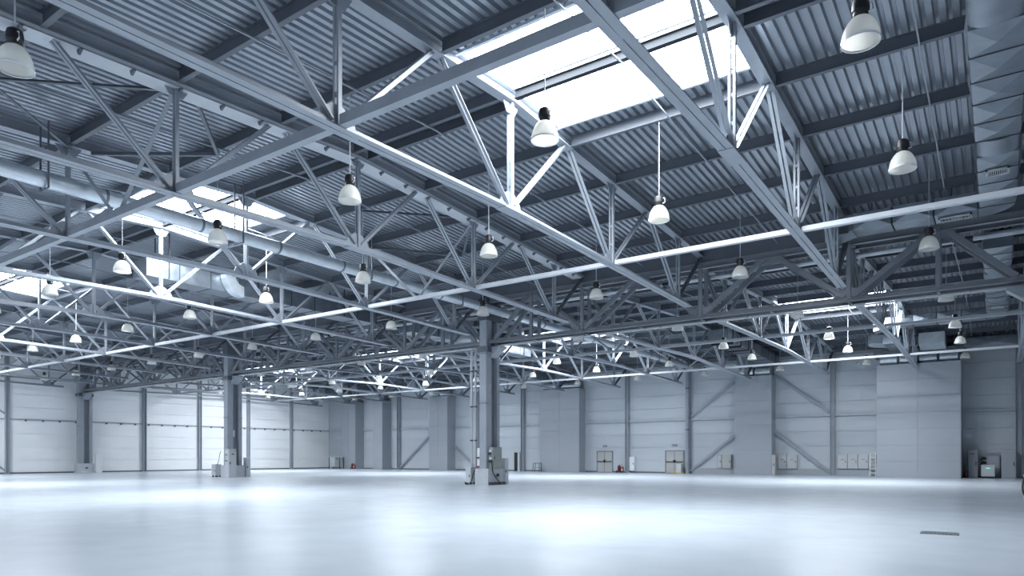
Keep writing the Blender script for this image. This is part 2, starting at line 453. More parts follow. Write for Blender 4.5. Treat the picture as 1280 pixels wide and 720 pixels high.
for i, x in enumerate((0, -24, -48, 24)):
    if i == 0: cp['label'] = clab[0]; cp['group'] = 'row of steel columns'
    else: copy_tree(CPT, (x, 0, 0), clab[x], 'row of steel columns')

# ------------------------------------------------------------------ walls
def wall_grid(root, axis, a0, a1, fixed, mtl, rows, step=BAY, thick=.06, inward=-1):
    """sandwich panels with recessed joints; shared mesh"""
    g = .012
    h = rows[1]-rows[0]
    if axis == 'x': me = MB().box(g, step-g, 0, thick, g, h-g).mesh('wall_panel', mtl)
    else: me = MB().box(-thick, 0, g, step-g, g, h-g).mesh('wall_panel', mtl)
    k = a0
    while k < a1-.01:
        for z in rows[:-1]:
            link('wall_panel', me, root, (k, fixed, z) if axis == 'x' else (fixed, k, z))
        k += step
ROWS = [i*1.19 for i in range(10)]
wl = struct(MB().box(XW-.3, XW-.07, -63.3, YW+.3, 0, 11.9).build('wall_left', 'wall_white'))
wall_grid(wl, 'y', -30, 30, XW, 'wall_white', ROWS)
wr = struct(MB().box(XW-.3, 30.3, YW+.07, YW+.3, 0, 11.9).build('wall_right', 'wall_grey'))
wall_grid(wr, 'x', -48, 30, YW, 'wall_grey', ROWS)
struct(MB().box(XW-.3, 30.3, -63.3, -63, 0, 11.9).build('wall_back', 'wall_grey'))
struct(MB().box(30, 30.3, -63, YW+.3, 0, 11.9).build('wall_near_unseen', 'wall_grey'))  # unseen side wall, set this close to darken the right end
# posts and rails of the left wall
for k in (-24, -18, -12, -6, 6, 12, 18, 24):
    MB().ibeam((XW+.17, k, 0), (XW+.17, k, 10.6), .34, .30, .03, (1, 0, 0)).build('wall_post', 'post', wl)
rail = 4.86
MB().box(XW, XW+.09, -30, 30, rail-.05, rail+.05).build('wall_rail', 'post', wl)
for k in range(42):
    y = -28+k*1.38
    MB().box(XW+.02, XW+.16, y-.06, y+.06, rail-.16, rail+.0).build('rail_bracket', 'steel_dark', wl)
MB().box(XW, XW+.12, -30, 30, 8.55, 8.68).build('wall_rail', 'post', wl)
MB().box(XW, XW+.03, -30, 30, 0, .12).build('skirting', 'steel_dark', wl)
for a, c in (((-6, .2), (-11.8, 4.7)), ((-6, 5.2), (-11.8, 9.5))):
    MB().bar((XW+.12, a[0], a[1]), (XW+.12, c[0], c[1]), .10, .14).build('wall_brace', 'post', wl)
# posts, rails, braces of the right wall
for k in (-36, -24, -18, -6, 0, 12, 24):
    MB().ibeam((k, YW-.2, 0), (k, YW-.2, 10.5), .40, .34, .03, (0, 1, 0)).build('wall_post', 'post', wr)
gaps = [-48, -44.85, -42.25, -39.15, -37.45, -30.15, -27.35, -15.25, -10.65, 4.45, 7.55, 15.45, 20.75, 30]
for xa, xb in zip(gaps[::2], gaps[1::2]): MB().box(xa, xb, YW-.16, YW, rail-.09, rail+.07).build('wall_rail', 'tie', wr)
MB().box(-48, 30, YW-.10, YW, 9.6, 9.72).build('wall_rail', 'post', wr)
for x0, x1 in ((0, 12), (-36, -24)):
    xm = (x0+x1)/2
    for z0, z1 in ((.25, 4.7), (5.1, 9.3))[:2 if x0 == 0 else 1]:
        for xa in (x0, x1):
            s = 1 if xa == x0 else -1
            MB().bar((xa+s*.2, YW-.22, z0), (xm-s*.1, YW-.22, z1), .10, .20).build('wall_brace', 'post', wr)
MB().box(-48, 30, YW-.03, YW, 0, .12).build('skirting', 'steel_dark', wr)
MB().box(.3, 15.5, YW-.16, YW, 0, .5).build('low_plinth', 'shaft', wr)
rp = thing('rainwater_pipe', 'grey vertical rainwater pipe on the wall right of the right double door', 'pipe', (.05, YW-.6, 0))
MB().tube([(0, 0, 0), (0, 0, 9.6)], .16, 12).build('pipe_body', 'steel', rp)
for z in (3.9, 7.6): MB().tube([(0, 0, z), (0, 0, z+.08)], .19, 12).build('pipe_clamp', 'dark', rp)

# ------------------------------------------------------------------ duct shafts on the right wall
def shaft(x0, x1, yf, top, cols, rows, label):
    root = thing('duct_shaft', label, 'duct shaft', ((x0+x1)/2, YW, 0), 'panelled duct shafts')
    w, d = x1-x0, YW-yf
    MB().box(-w/2+.02, w/2-.02, -d+.02, -.01, 0, top-.02).build('core', 'cabinet_dark', root)
    g = .007; h = top/rows
    me = MB().box(-w/2/cols*1+g, w/2/cols-g, -.02, .02, g, h-g).mesh('panel', 'shaft')
    for c in range(cols):
        for r in range(rows): link('panel', me, root, (-w/2+w/cols*(c+.5), -d, r*h))
    me2 = MB().box(-.02, .02, g, d-g, g, h-g).mesh('side_panel', 'shaft')
    for r in range(rows):
        for sx in (-1, 1): link('side_panel', me2, root, (sx*w/2, -d, r*h))
    return root
shaft(15.5, 20.7, 27.0, 8.25, 2, 7, 'widest panelled duct shaft, two panels across, near the right edge')
shaft(4.5, 7.5, 28.8, 8.3, 1, 4, 'panelled duct shaft between the diagonal wall braces right of centre')
shaft(-15.2, -10.7, 28.8, 8.25, 2, 4, 'wide panelled duct shaft just right of the middle column')
shaft(-30.1, -27.4, 28.6, 8.3, 2, 5, 'panelled duct shaft just left of the middle column')
shaft(-39.1, -37.5, 28.5, 8.3, 1, 8, 'slim panelled duct shaft, second from the far corner')
shaft(-44.8, -42.3, 28.6, 8.3, 2, 8, 'panelled duct shaft nearest the far corner with a red cart in front')

# ------------------------------------------------------------------ ducts
def duct_section(root, a0, a1, lo, hi, z0, z1, axis, m='galv', crease=.08, name='duct_section'):
    """rectangular duct length with cross-broken faces; axis 'x' or 'y' is its run"""
    g = .02; a0 += g; a1 -= g
    def Q(a, t, z): return (t, a, z) if axis == 'y' else (a, t, z)
    b = MB(); am, tm, zm = (a0+a1)/2, (lo+hi)/2, (z0+z1)/2
    corners = {'bot': [Q(a0, lo, z0), Q(a1, lo, z0), Q(a1, hi, z0), Q(a0, hi, z0)], 'top': [Q(a0, lo, z1), Q(a0, hi, z1), Q(a1, hi, z1), Q(a1, lo, z1)],
               'lo': [Q(a0, lo, z0), Q(a0, lo, z1), Q(a1, lo, z1), Q(a1, lo, z0)], 'hi': [Q(a0, hi, z0), Q(a1, hi, z0), Q(a1, hi, z1), Q(a0, hi, z1)]}
    mid = {'bot': Q(am, tm, z0-crease), 'top': Q(am, tm, z1+crease), 'lo': Q(am, lo-crease, zm), 'hi': Q(am, hi+crease, zm)}
    for k, c in corners.items():
        for i in range(4): b.poly([c[i], c[(i+1) % 4], mid[k]])
    b.poly([Q(a0, lo, z0), Q(a0, hi, z0), Q(a0, hi, z1), Q(a0, lo, z1)]); b.poly([Q(a1, lo, z0), Q(a1, hi, z0), Q(a1, hi, z1), Q(a1, lo, z1)])
    sec = b.build(name, m, root)
    e = .02; f = MB()
    if axis == 'y': f.box(lo-e, hi+e, a1-.01, a1+.015, z0-e, z1+e)
    else: f.box(a1-.01, a1+.015, lo-e, hi+e, z0-e, z1+e)
    f.build('flange', 'dark', sec)
    return sec
def grille(root, cx, cy, z, lx, ly, facing='down'):
    g = MB(); t = .05
    g.box(cx-lx/2, cx+lx/2, cy-ly/2, cy-ly/2+t, z-.05, z); g.box(cx-lx/2, cx+lx/2, cy+ly/2-t, cy+ly/2, z-.05, z)
    g.box(cx-lx/2, cx-lx/2+t, cy-ly/2, cy+ly/2, z-.05, z); g.box(cx+lx/2-t, cx+lx/2, cy-ly/2, cy+ly/2, z-.05, z)
    o = g.build('grille', 'cabinet', root)
    MB().box(cx-lx/2+t, cx+lx/2-t, cy-ly/2+t, cy+ly/2-t, z-.012, z).build('grille_opening', 'dark', o)
    n = 9; b = MB()
    for i in range(n):
        if lx >= ly: x = cx-lx/2+t+(lx-2*t)*(i+.5)/n; b.box(x-.008, x+.008, cy-ly/2+t, cy+ly/2-t, z-.045, z-.01)
        else: y = cy-ly/2+t+(ly-2*t)*(i+.5)/n; b.box(cx-lx/2+t, cx+lx/2-t, y-.008, y+.008, z-.045, z-.01)
    b.build('grille_blades', 'cabinet', o)
def elbow(root, cx, cy, r0, r1, z0, z1, t0, t1, m='galv', n=8, name='elbow'):
    b = MB()
    for i in range(n):
        a, c = t0+(t1-t0)*i/n, t0+(t1-t0)*(i+1)/n
        b.hexa([(cx+r0*cos(a), cy+r0*sin(a), z0), (cx+r1*cos(a), cy+r1*sin(a), z0), (cx+r1*cos(c), cy+r1*sin(c), z0), (cx+r0*cos(c), cy+r0*sin(c), z0),
                (cx+r0*cos(a), cy+r0*sin(a), z1), (cx+r1*cos(a), cy+r1*sin(a), z1), (cx+r1*cos(c), cy+r1*sin(c), z1), (cx+r0*cos(c), cy+r0*sin(c), z1)])
    return b.build(name, m, root)
# (a) main duct over the right edge, near span
def main_duct(y0, y1, ytee, label, xend):
    root = thing('air_duct', label, 'air duct', (0, 0, 0), 'silver air ducts')
    z0, z1, lo, hi = 9.66, 10.25, 22.33, 23.27
    y = y0; i = 0; L = 1.15
    while y+L <= y1+.01:
        if i % 6 == 3:                                   # smooth rounded length
            b = MB(); pr = []
            for k in range(9):
                a = pi*k/8; pr.append(((lo+hi)/2-(hi-lo)/2*cos(a), z0+.12-.17*sin(a)))
            pr += [(hi, z1), (lo, z1)]
            b.prism(pr, y+.02, y+L-.02, 'y'); b.sm = True; b.build('rounded_section', 'galv', root)
        else: duct_section(root, y, y+L, lo, hi, z0, z1, 'y')
        y += L; i += 1
    # quarter bend towards -x, then branch
    elbow(root, lo-.05, y, .05, .99, z0, z1, 0, pi/2)
    x = lo-.05; ya, yb = y+.05, y+.99
    while x-1.25 > xend:
        duct_section(root, x-1.25, x, ya, yb, z0, z1, 'x'); x -= 1.25
    b = MB(); b.hexa([(x-.9, ya-.1, z0-.25), (x, ya, z0), (x, yb, z0), (x-.9, yb+.1, z0-.25), (x-.9, ya-.1, z1-.1), (x, ya, z1), (x, yb, z1), (x-.9, yb+.1, z1-.1)]); b.build('outlet_hood', 'galv', root)
    MB().box(x-.93, x-.9, ya, yb, z0-.18, z1-.2).build('outlet_opening', 'dark', root)
    MB().box(x-.8, x-.12, ya-.05, ya-.02, z0-.08, z0+.18).build('outlet_opening', 'dark', root)
    grille(root, x+3.1, ya+.35, z0-.05, .95, .42)
    grille(root, (lo+hi)/2, y-3.4, z0-.05, .55, .5)
    for yy in (y0+1, (y0+y)/2, y-1):
        for xx in (lo, hi): MB().box(xx-.02, xx+.02, yy-.02, yy+.02, z1-.1, zt(yy+15 if yy < 0 else yy-15, yy)+TOPH).build('hanger', 'dark', root)
    for xx in (x+.6, x+3): MB().box(xx-.02, xx+.02, ya+.2, ya+.24, z1-.1, 10.6).build('hanger', 'dark', root)
    return root
main_duct(-26.0, -3.0, 0, 'large silver rectangular duct hanging over the right edge of the near span', 17.6)
main_duct(2.5, 18.6, 0, 'silver rectangular duct over the far span near the right edge', 17.2)
# (b) round duct, near and far span
rd = thing('round_duct', 'long round silver duct slung between the trusses left of the middle column', 'air duct', (1.2, 0, 9.2), 'silver air ducts')
y = -29.5
while y < 28.5:
    MB().tube([(0, y+.02, 0), (0, y+2.98, 0)], .22, 16).build('duct_length', 'galv_bright', rd)
    MB().tube([(0, y+2.96, 0), (0, y+3.04, 0)], .235, 16).build('duct_collar', 'galv_dark', rd)
    if int((y+29.5)/3) % 2 == 0:
        z1 = zt((y+1.42+15) if y < -1.4 else (y+1.42-15), y)-9.2
        MB().box(-.28, -.24, y+1.4, y+1.44, -.28, z1).box(.24, .28, y+1.4, y+1.44, -.28, z1).box(-.24, .24, y+1.4, y+1.44, -.28, -.24).build('hanger', 'steel_dark', rd)
    y += 3
# (c) rectangular ducts left of the round duct, one in each span
for sg, lab in ((-1, 'broad silver rectangular duct in the near span, lit beside the left skylight'), (1, 'broad silver rectangular duct in the far span behind the middle column')):
    root = thing('air_duct', lab, 'air duct', (0, 0, 0), 'silver air ducts')
    y = 15.0; i = 0
    while y > 1.5:
        a, c = sorted((sg*y, sg*(y-1.5))); duct_section(root, a, c, -8.35, -7.2, 9.36, 10.12, 'y', 'galv', .015); y -= 1.5
    b = MB(); r = .95; yc = sg*10.6
    pr = []
    for k in range(9):
        t = pi/2*k/8; pr.append((yc+sg*r*cos(t), 10.1-r*sin(t)))
    for k in range(8, -1, -1):
        t = pi/2*k/8; pr.append((yc+sg*(r-.5)*cos(t), 10.1-(r-.5)*sin(t)))
    b.prism(pr, -7.16, -6.7); b.build('curved_outlet', 'galv_bright', root)
    for yy in (14, 9.5, 4):
        [MB().box(hx-.02, hx+.02, sg*yy-.02, sg*yy+.02, 9.4, zt(15-yy, sg)+TOPH+.02).build('hanger', 'dark', root) for hx in (-8.38, -7.17)]
# (d) duct work above the shafts
def collars(root, x0, x1, yf, z0, z1, n, dy=.9):
    w = (x1-x0)/n
    for i in range(n):
        xa, xb = x0+w*i+.08, x0+w*(i+1)-.08; r = (z1-z0)/2
        b = MB(); b.tube([(xa, yf+dy/2, (z0+z1)/2), (xb, yf+dy/2, (z0+z1)/2)], r*1.05, 16); b.build('round_silencer', 'galv_bright', root)
    MB().box(x0, x1, yf+dy*.7, yf+dy*1.6, z0-.04, z1+.1).build('plenum', 'galv_dark', root)
root = thing('duct_work', 'silver ducts and silencers on top of the widest shaft', 'air duct', (18.1, 28, 8.25), 'silver air ducts')
def rel(o, pts): return [sub(p, o) for p in pts]
root.location = (0, 0, 0)
collars(root, 15.6, 20.6, 27.1, 8.26, 8.95, 4)
MB().box(15.2, 20.8, 27.6, 29.5, 8.95, 9.35).build('header_duct', 'galv_dark', root)
elbow(root, 17.3, 24.6, .6, 2.05, 9.4, 10.0, radians(60), radians(215), 'galv_bright', 12, 'curved_duct')
duct_section(root, 23.6, 27.6, 16.3, 17.4, 9.3, 9.8, 'y', 'galv')
MB().prism([(24.0, 9.9), (25.2, 9.9), (25.9, 9.6), (26.2, 9.0), (25.4, 8.95), (24.0, 9.2)], 18.4, 19.9).build('drop_bend', 'galv_bright', root)
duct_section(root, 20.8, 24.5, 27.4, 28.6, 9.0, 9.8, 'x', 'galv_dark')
root = thing('duct_work', 'silver duct with black bands rising from the shaft between the wall braces', 'air duct', (0, 0, 0), 'silver air ducts')
collars(root, 4.7, 7.4, 28.85, 8.31, 9.0, 2, .7)
yy = 16.0
for k in range(6):
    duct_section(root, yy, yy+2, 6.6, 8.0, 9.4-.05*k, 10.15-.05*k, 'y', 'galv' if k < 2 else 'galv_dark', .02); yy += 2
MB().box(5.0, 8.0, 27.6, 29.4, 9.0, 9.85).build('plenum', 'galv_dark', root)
for k in (16.9, 18.7, 20.5): MB().box(6.55, 8.05, k, k+.1, 9.2, 10.2).build('black_band', 'black', root)
for x0, x1, yf, lab in ((-15.1, -10.8, 28.9, 'short silver ducts on the shaft right of the middle column'), (-30, -27.5, 28.7, 'short silver ducts on the shaft left of the middle column'),
                        (-39, -37.6, 28.6, 'short silver duct on the slim shaft'), (-44.7, -42.4, 28.7, 'short silver ducts on the shaft nearest the far corner')):
    root = thing('duct_work', lab, 'air duct', (0, 0, 0), 'silver air ducts')
    collars(root, x0, x1, yf, 8.28, 8.85, 2 if x1-x0 > 2 else 1, .6)
    duct_section(root, yf-4, yf+.2, x0+.3, x0+1.4, 9.0, 9.7, 'y', 'galv')

# ------------------------------------------------------------------ pendant lamps
def make_lamp():
    root = thing('pendant_lamp', 'x', 'lamp')
    prof = [(.285, 0), (.290, .02), (.285, .08), (.268, .16), (.238, .24), (.195, .315), (.145, .37), (.09, .40)]
    MB().lathe(prof, 20).build('bell_reflector', 'bell', root)
    MB().lathe([(.284, 0), (.284, -.012), (.296, -.012), (.296, .022), (.286, .022)], 20).build('rim', 'white', root)
    hs = MB().lathe([(.09, .39), (.115, .42), (.115, .48), (.135, .49), (.135, .57), (.12, .65), (.07, .685), (.0, .69)], 16).build('ballast_housing', 'black', root)
    MB().tube([(.10, 0, .45), (.18, 0, .47), (.17, 0, .58), (.10, 0, .61)], .014, 6).build('side_clip', 'white', hs)
    MB().lathe([(.0, .37), (.06, .36), (.075, .28), (.05, .2), (0, .19)], 12).build('lamp_bulb', 'white', root)
    return root
lp = make_lamp(); LPT = tree(lp)
LROWS = [-25.5, -18, -12, -4.5, 4.5, 12, 18, 25.5]
ZL = 8.19
cable = {}
nl = 0
for ri, y in enumerate(LROWS):
    y0 = -15 if y < 0 else 15
    n = 0
    for x in [21-6*i for i in range(12)]:
        px, py, Z = proj(x, y, ZL+.2)
        if Z < 2 or px < -12 or px > 1292 or py < -20: continue
        rel_ = 'the rightmost' if n == 0 else '%s from the right' % ORD[n]
        lab = 'whitish bell pendant lamp, %s in the %s lamp row from the camera' % (rel_, ORD[ri])
        if nl == 0: o = lp; o.location = (x, y, ZL); o['label'] = lab; o['group'] = 'bell pendant lamps'
        else: o = copy_tree(LPT, (x, y, ZL), lab, 'bell pendant lamps')
        ht = round(zt(y-y0, y)-ZL+(TOPH+.02 if abs(y) in (4.5, 25.5) else .01), 3)
        if ht not in cable: cable[ht] = MB().tube([(0, 0, .67), (0, 0, ht)], .013, 6).mesh('suspension_rod', 'tie')
        link('suspension_rod', cable[ht], o)
        nl += 1; n += 1
# thin conduits feeding the lamps along each bay
for i, x in enumerate([21-6*k for k in range(12)]):
    for y0, sp in zip(RIDGES, ('near', 'far')):
        t = thing('conduit', 'thin lamp conduit under the purlins, %s bay from the right in the %s span' % (ORD[i], sp), 'conduit', (x+.34, y0, 10.4-fd(y0)), 'lamp conduits')
        for sg in (-1, 1):
            MB().bar((0, 0, zt(0)-.03-10.4), (0, sg*14.5, zt(14.5)-.03-10.4), .035, .035).build('conduit_run', 'steel', t)

# ------------------------------------------------------------------ equipment around the columns
def cabinet(x, y, w, d, z0, h, label, m='cabinet', door='+x', extras=None, group='column cabinets', feet=False):
    root = thing('electrical_cabinet', label, 'cabinet', (x, y, z0), group)
    MB().box(-w/2, w/2, -d/2, d/2, .0 if not feet else .1, h).build('body', m, root)
    t = .025
    if door == '+x': dr = MB().box(w/2, w/2+t, -d/2+.03, d/2-.03, .06 if not feet else .14, h-.05).build('door', m, root); MB().box(w/2+t, w/2+t+.03, -d/2+.08, -d/2+.12, h*.45, h*.55).build('handle', 'black', dr)
    else: dr = MB().box(-w/2+.03, w/2-.03, -d/2-t, -d/2, .06 if not feet else .14, h-.05).build('door', m, root); MB().box(w/2-.12, w/2-.08, -d/2-t-.03, -d/2-t, h*.45, h*.55).build('handle', 'black', dr)
    if feet:
        for sx in (-1, 1):
            for sy in (-1, 1): MB().box(sx*w*.35-.05, sx*w*.35+.05, sy*d*.35-.05, sy*d*.35+.05, 0, .1).build('foot', 'black', root)
    if extras: extras(root)
    return root
def cable_obj(pts, label, r=.028, group='black cables'):
    # smooth Catmull-Rom through the points
    out = []
    for i in range(len(pts)-1):
        p0 = pts[max(0, i-1)]; p1 = pts[i]; p2 = pts[i+1]; p3 = pts[min(len(pts)-1, i+2)]
        for k in range(6):
            t = k/6
            out.append(tuple(.5*(2*p1[j]+(p2[j]-p0[j])*t+(2*p0[j]-5*p1[j]+4*p2[j]-p3[j])*t*t+(3*p1[j]-p0[j]-3*p2[j]+p3[j])*t**3) for j in range(3)))
    out.append(pts[-1])
    o = MB().tube(out, r, 8).build('cable', 'black'); return tag(o, label, 'cable', group)
def sockets_olive(root):
    for z in (.35, .75): MB().lathe([(0, .0), (.07, 0), (.09, .06), (.05, .12), (0, .12)], 12).build('socket', 'dark', root, (-.02, -.5, z)); 
    for z in (.55, .95): MB().box(-.08, .06, -.46, -.40, z-.05, z+.07).build('socket_box', 'white', root)
# middle column
cabinet(.39, .02, .27, .80, .875, 1.17, 'olive grey cabinet with black sockets, mounted over the plinth of the middle column', 'cabinet_olive', '+x', sockets_olive)
cabinet(-1.07, -.30, .38, .42, 0, .95, 'small pale box on black feet, left of the middle column plinth', 'cabinet', '-y', None, feet=True)
cabinet(.30, .98, .30, .36, .0, 1.45, 'slim pale box behind the plinth of the middle column', 'cabinet', '+x')
s = thing('socket_strip', 'narrow white socket strip with red caps on the middle column', 'socket strip', (-.36, -.45, .9))
MB().box(-.09, .09, -.06, .06, 0, 1.1).build('strip_body', 'white', s)
for z in (.03, .52): MB().box(-.11, .11, -.12, -.06, z, z+.09).build('red_cap', 'red', s)
cable_obj([(-.45, -.62, .95), (-.56, -.72, .6), (-.62, -.78, .25), (-.75, -.82, .04), (-.98, -.86, .03), (-1.05, -.80, .12), (-1.0, -.76, .05)], 'black cable with plug hanging left of the middle column plinth')
cable_obj([(.50, -.45, 1.35), (.53, -.46, .95), (.54, -.34, .6), (.56, -.12, .36), (.62, .02, .19), (.68, .15, .04)], 'black cable hanging across the dark side of the middle column plinth')
MB_ = MB().box(.47, .56, .02, .16, .45, .60).build('junction_box', 'black'); tag(MB_, 'small black junction box on the plinth of the middle column', 'junction box')
wb = MB().prism([(.47, 0), (.62, 0), (.60, .13), (.47, .15)], -.70, .72, 'y').build('cable_ramp', 'dark'); tag(wb, 'dark rubber cable ramp at the foot of the middle column plinth', 'cable ramp')
def downpipes(x0, y0, wh, off):
    for dx, r, nm in ((off, .075, 'thicker'), (off+.28, .065, 'thinner')):
        t = thing('downpipe', '%s pale vertical downpipe beside the %s column' % (nm, wh), 'pipe', (x0+dx, y0+.35, 0), 'column downpipes')
        MB().tube([(0, 0, 0), (0, 0, 7.5)], r, 10).build('pipe_body', 'tie', t)
        for z in (2.4, 4.3, 6.3): MB().tube([(0, 0, z), (0, 0, z+.07)], r+.025, 10).build('pipe_clamp', 'dark', t)
downpipes(0, 0, 'middle', -1.52)
# left column
def red_buttons(root):
    for z in (1.2, 1.62): MB().lathe([(0, 0), (.07, 0), (.07, .03), (.05, .06), (0, .06)], 12).build('red_button', 'red', root, (-.02, -.36, z))
    MB().box(-.13, .0, -.33, -.315, 1.8, 1.95).build('paper_label', 'paper', root)
    MB().box(.255, .262, .08, .26, 1.9, 1.98).build('warning_label', 'brass', root); MB().box(.255, .262, -.08, .1, 1.66, 1.74).build('maker_plate', 'dark', root)
cabinet(-23.31, -.62, .46, .62, 0, 2.1, 'tall pale cabinet with two red buttons at the foot of the left column', 'cabinet', '+x', red_buttons)
cabinet(-25.25, -.55, .55, .45, 0, .95, 'small pale box on black feet, left of the left column plinth', 'cabinet', '-y', None, feet=True)
cabinet(-23.7, .98, .35, .36, 0, 1.45, 'slim pale box behind the left column cabinet', 'cabinet', '+x')
nt_ = MB().box(-23.975, -23.965, -.16, .14, 3.0, 3.5).build('notice', 'paper'); tag(nt_, 'white paper notice on the web of the left column', 'notice')
cable_obj([(-25.2, -.5, .95), (-25.1, -.45, 1.3), (-24.9, -.5, 1.7), (-24.75, -.5, 1.95)], 'thin dark cable rising from the box at the left column', .02)
# wall column on the left, right-hand column
mb = MB().box(-47.55, -47.35, .75, 1.3, .0, 1.7).build('white_board', 'white'); tag(mb, 'white sheet leaning beside the column at the left wall', 'board')
MBx = MB().box(-47.55, -47.50, -.1, .1, .40, .52).build('plinth_socket', 'dark'); tag(MBx, 'small dark socket on the plinth at the left wall', 'socket')
cable_obj([(23.75, -.9, 1.05), (23.58, -.95, .9), (23.5, -1.0, .55), (23.54, -1.05, .25), (23.7, -1.05, .05), (23.95, -1.0, .03)], 'black cable loop at the right edge of the picture', .03)

# ------------------------------------------------------------------ doors and fittings on the right wall
def double_door(n, px0, px1, ptop, pbot):
    y = YW-.02; xa, _ = on_y(px0, 580, y); xb, zt_ = on_y(px1, ptop, y)
    H = zt_; w = xb-xa
    d = bpy.data.objects.new('door_%d' % n, None); C.objects.link(d); d.location = (xa, y, 0); struct(d)
    MB().box(-.06, .02, -.09, 0, 0, H+.06).box(w-.02, w+.06, -.09, 0, 0, H+.06).box(-.06, w+.06, -.09, 0, H, H+.06).build('door_frame', 'cabinet_dark', d)
    for i in range(2):
        x0 = w/2*i+.03; x1 = w/2*(i+1)-.03
        lf = MB().box(x0, x1, -.06, 0, .03, H-.02).build('door_leaf', 'door', d)
        MB().box(x0+.05, x1-.05, -.13, -.08, 1.0, 1.08).box(x0+.05, x0+.1, -.13, -.05, .98, 1.1).box(x1-.1, x1-.05, -.13, -.05, .98, 1.1).build('panic_bar', 'dark', lf)
    MB().box(w/2-.09, w/2+.09, -.14, -.06, .98, 1.22).build('lock', 'black', d)
    sgn = MB().box(xa+w/2-.22, xa+w/2+.22, y-.05, y, H+.45, H+.62).build('exit_lamp', 'cabinet_dark'); tag(sgn, 'small dark emergency light above the %s double door' % ('left' if n == 1 else 'right'), 'emergency light', 'emergency lights')
double_door(1, 747, 765.5, 564.5, 590); double_door(2, 832.5, 854.5, 563.8, 591.5)
def wallbox(px0, px1, ptop, pbot, y, dep, name, label, cat, m, group=None, floor=False):
    xa, z1 = on_y(px0, ptop, y); xb, z1b = on_y(px1, ptop, y); _, z0 = on_y((px0+px1)/2, pbot, y)
    z1 = (z1+z1b)/2
    if floor: z0 = 0
    root = thing(name, label, cat, ((xa+xb)/2, y, z0), group); w, h = xb-xa, z1-z0
    MB().box(-w/2, w/2, 0, dep, 0, h).build('body', m, root)
    return root, w, h
def with_door(root, w, h, m, handle='black', label=None):
    d = MB().box(-w/2+.03, w/2-.03, -.025, 0, .05, h-.04).build('door', m, root)
    MB().box(w/2-.14, w/2-.09, -.055, -.02, h*.45, h*.58).build('handle', handle, d)
    if label: MB().box(-.12, .14, -.03, -.024, h*.62, h*.70).build('warning_label', label, d)
r, w, h = wallbox(786.5, 793, 571, 588.5, YW-.25, .22, 'wall_cabinet', 'white wall cabinet beside the wall post right of the left double door', 'cabinet', 'white'); with_door(r, w, h, 'white', 'red')
r, w, h = wallbox(896.5, 902, 568.5, 585.5, YW-.22, .2, 'wall_cabinet', 'narrow grey wall cabinet under the left wall brace', 'cabinet', 'cabinet_dark', 'wall cabinets'); with_door(r, w, h, 'cabinet')
r, w, h = wallbox(902.4, 913.8, 568.5, 585.5, YW-.28, .26, 'wall_cabinet', 'brown grey wall cabinet left of the brace shaft', 'cabinet', 'door', 'wall cabinets'); with_door(r, w, h, 'door')
for a, b2, lab in ((972.5, 983, 'left of the pair right of the brace shaft'), (983.6, 996, 'right of the pair right of the brace shaft'), (1047, 1059, 'leftmost of the row left of the widest shaft'),
                   (1059.6, 1072, 'second of the row left of the widest shaft'), (1072.6, 1085.5, 'third of the row left of the widest shaft'), (1086, 1095, 'behind the ladder beside the widest shaft')):
    r, w, h = wallbox(a, b2, 568.4, 586, YW-.28, .26, 'wall_cabinet', 'grey wall cabinet with warning label, '+lab, 'cabinet', 'cabinet', 'wall cabinets'); with_door(r, w, h, 'cabinet', 'dark', 'orange')
r, w, h = wallbox(964.5, 969, 568.5, 593, YW-1.25, .3, 'wall_cabinet', 'tall narrow beige cabinet against the brace shaft side', 'cabinet', 'door', None, True); with_door(r, w, h, 'door')
# step ladder
xa, _ = on_y(1087.5, 580, 29.2); xb, ztop = on_y(1095, 566.5, 29.2)
lad = thing('step_ladder', 'pale step ladder standing before the wall cabinets by the widest shaft', 'ladder', ((xa+xb)/2, 29.2, 0)); w = xb-xa; H = ztop
for sx in (-1, 1): MB().bar((sx*w/2, -.25, 0), (sx*w/2*.85, .05, H), .04, .07).build('stile', 'white', lad); MB().bar((sx*w/2, .42, 0), (sx*w/2*.85, .1, H*.8), .035, .04).build('rear_leg', 'white', lad)
for k in range(5):
    z = .25+k*.30; MB().box(-w/2*.95, w/2*.95, -.28+.3*z/H, -.08+.3*z/H, z, z+.045).build('step', 'white', lad)
MB().tube([(-w/2*.8, .05, H*.9), (-w/2*.6, .05, H+.08), (w/2*.6, .05, H+.08), (w/2*.8, .05, H*.9)], .02, 8).build('hand_hoop', 'white', lad)
# right corner machines
r, w, h = wallbox(1210, 1222.5, 562.2, 597, 29.0, .6, 'control_cabinet', 'tall grey control cabinet with a red mark, next to the widest shaft', 'cabinet', 'cabinet_dark', None, True); with_door(r, w, h, 'shaft')
MB().box(-.2, .1, -.035, -.02, h*.84, h*.87).build('red_mark', 'red', r)
r, w, h = wallbox(1251.5, 1270, 562.7, 598, 29.0, .6, 'control_cabinet', 'tall plain grey cabinet at the far right of the wall', 'cabinet', 'shaft', None, True); with_door(r, w, h, 'shaft')
r, w, h = wallbox(1233, 1250, 567.3, 590, 29.3, .5, 'compressor', 'mid grey machine box behind the low unit with a green display', 'machine', 'cabinet_dark', None, True)
for z in (h*.62, h*.8): MB().tube([(-w/2, .2, z), (-w/2-.22, .15, z+.05), (-w/2-.3, .1, z-.1)], .08, 8).build('hose', 'black', r)
MB().box(-w/2+.08, w/2-.08, -.02, 0, h*.2, h*.9).build('front_panel', 'shaft', r)
r, w, h = wallbox(1226.5, 1243.5, 581, 595.5, 28.4, .55, 'control_unit', 'low grey unit with a small green display on dark wheels', 'machine', 'cabinet', None)
MB().box(-.12, .12, -.02, 0, h*.66, h*.74).build('display', 'green_led', r)
MB().box(-w/2+.05, w/2-.05, -.012, 0, .05, h-.05).build('front_panel', 'cabinet', r)
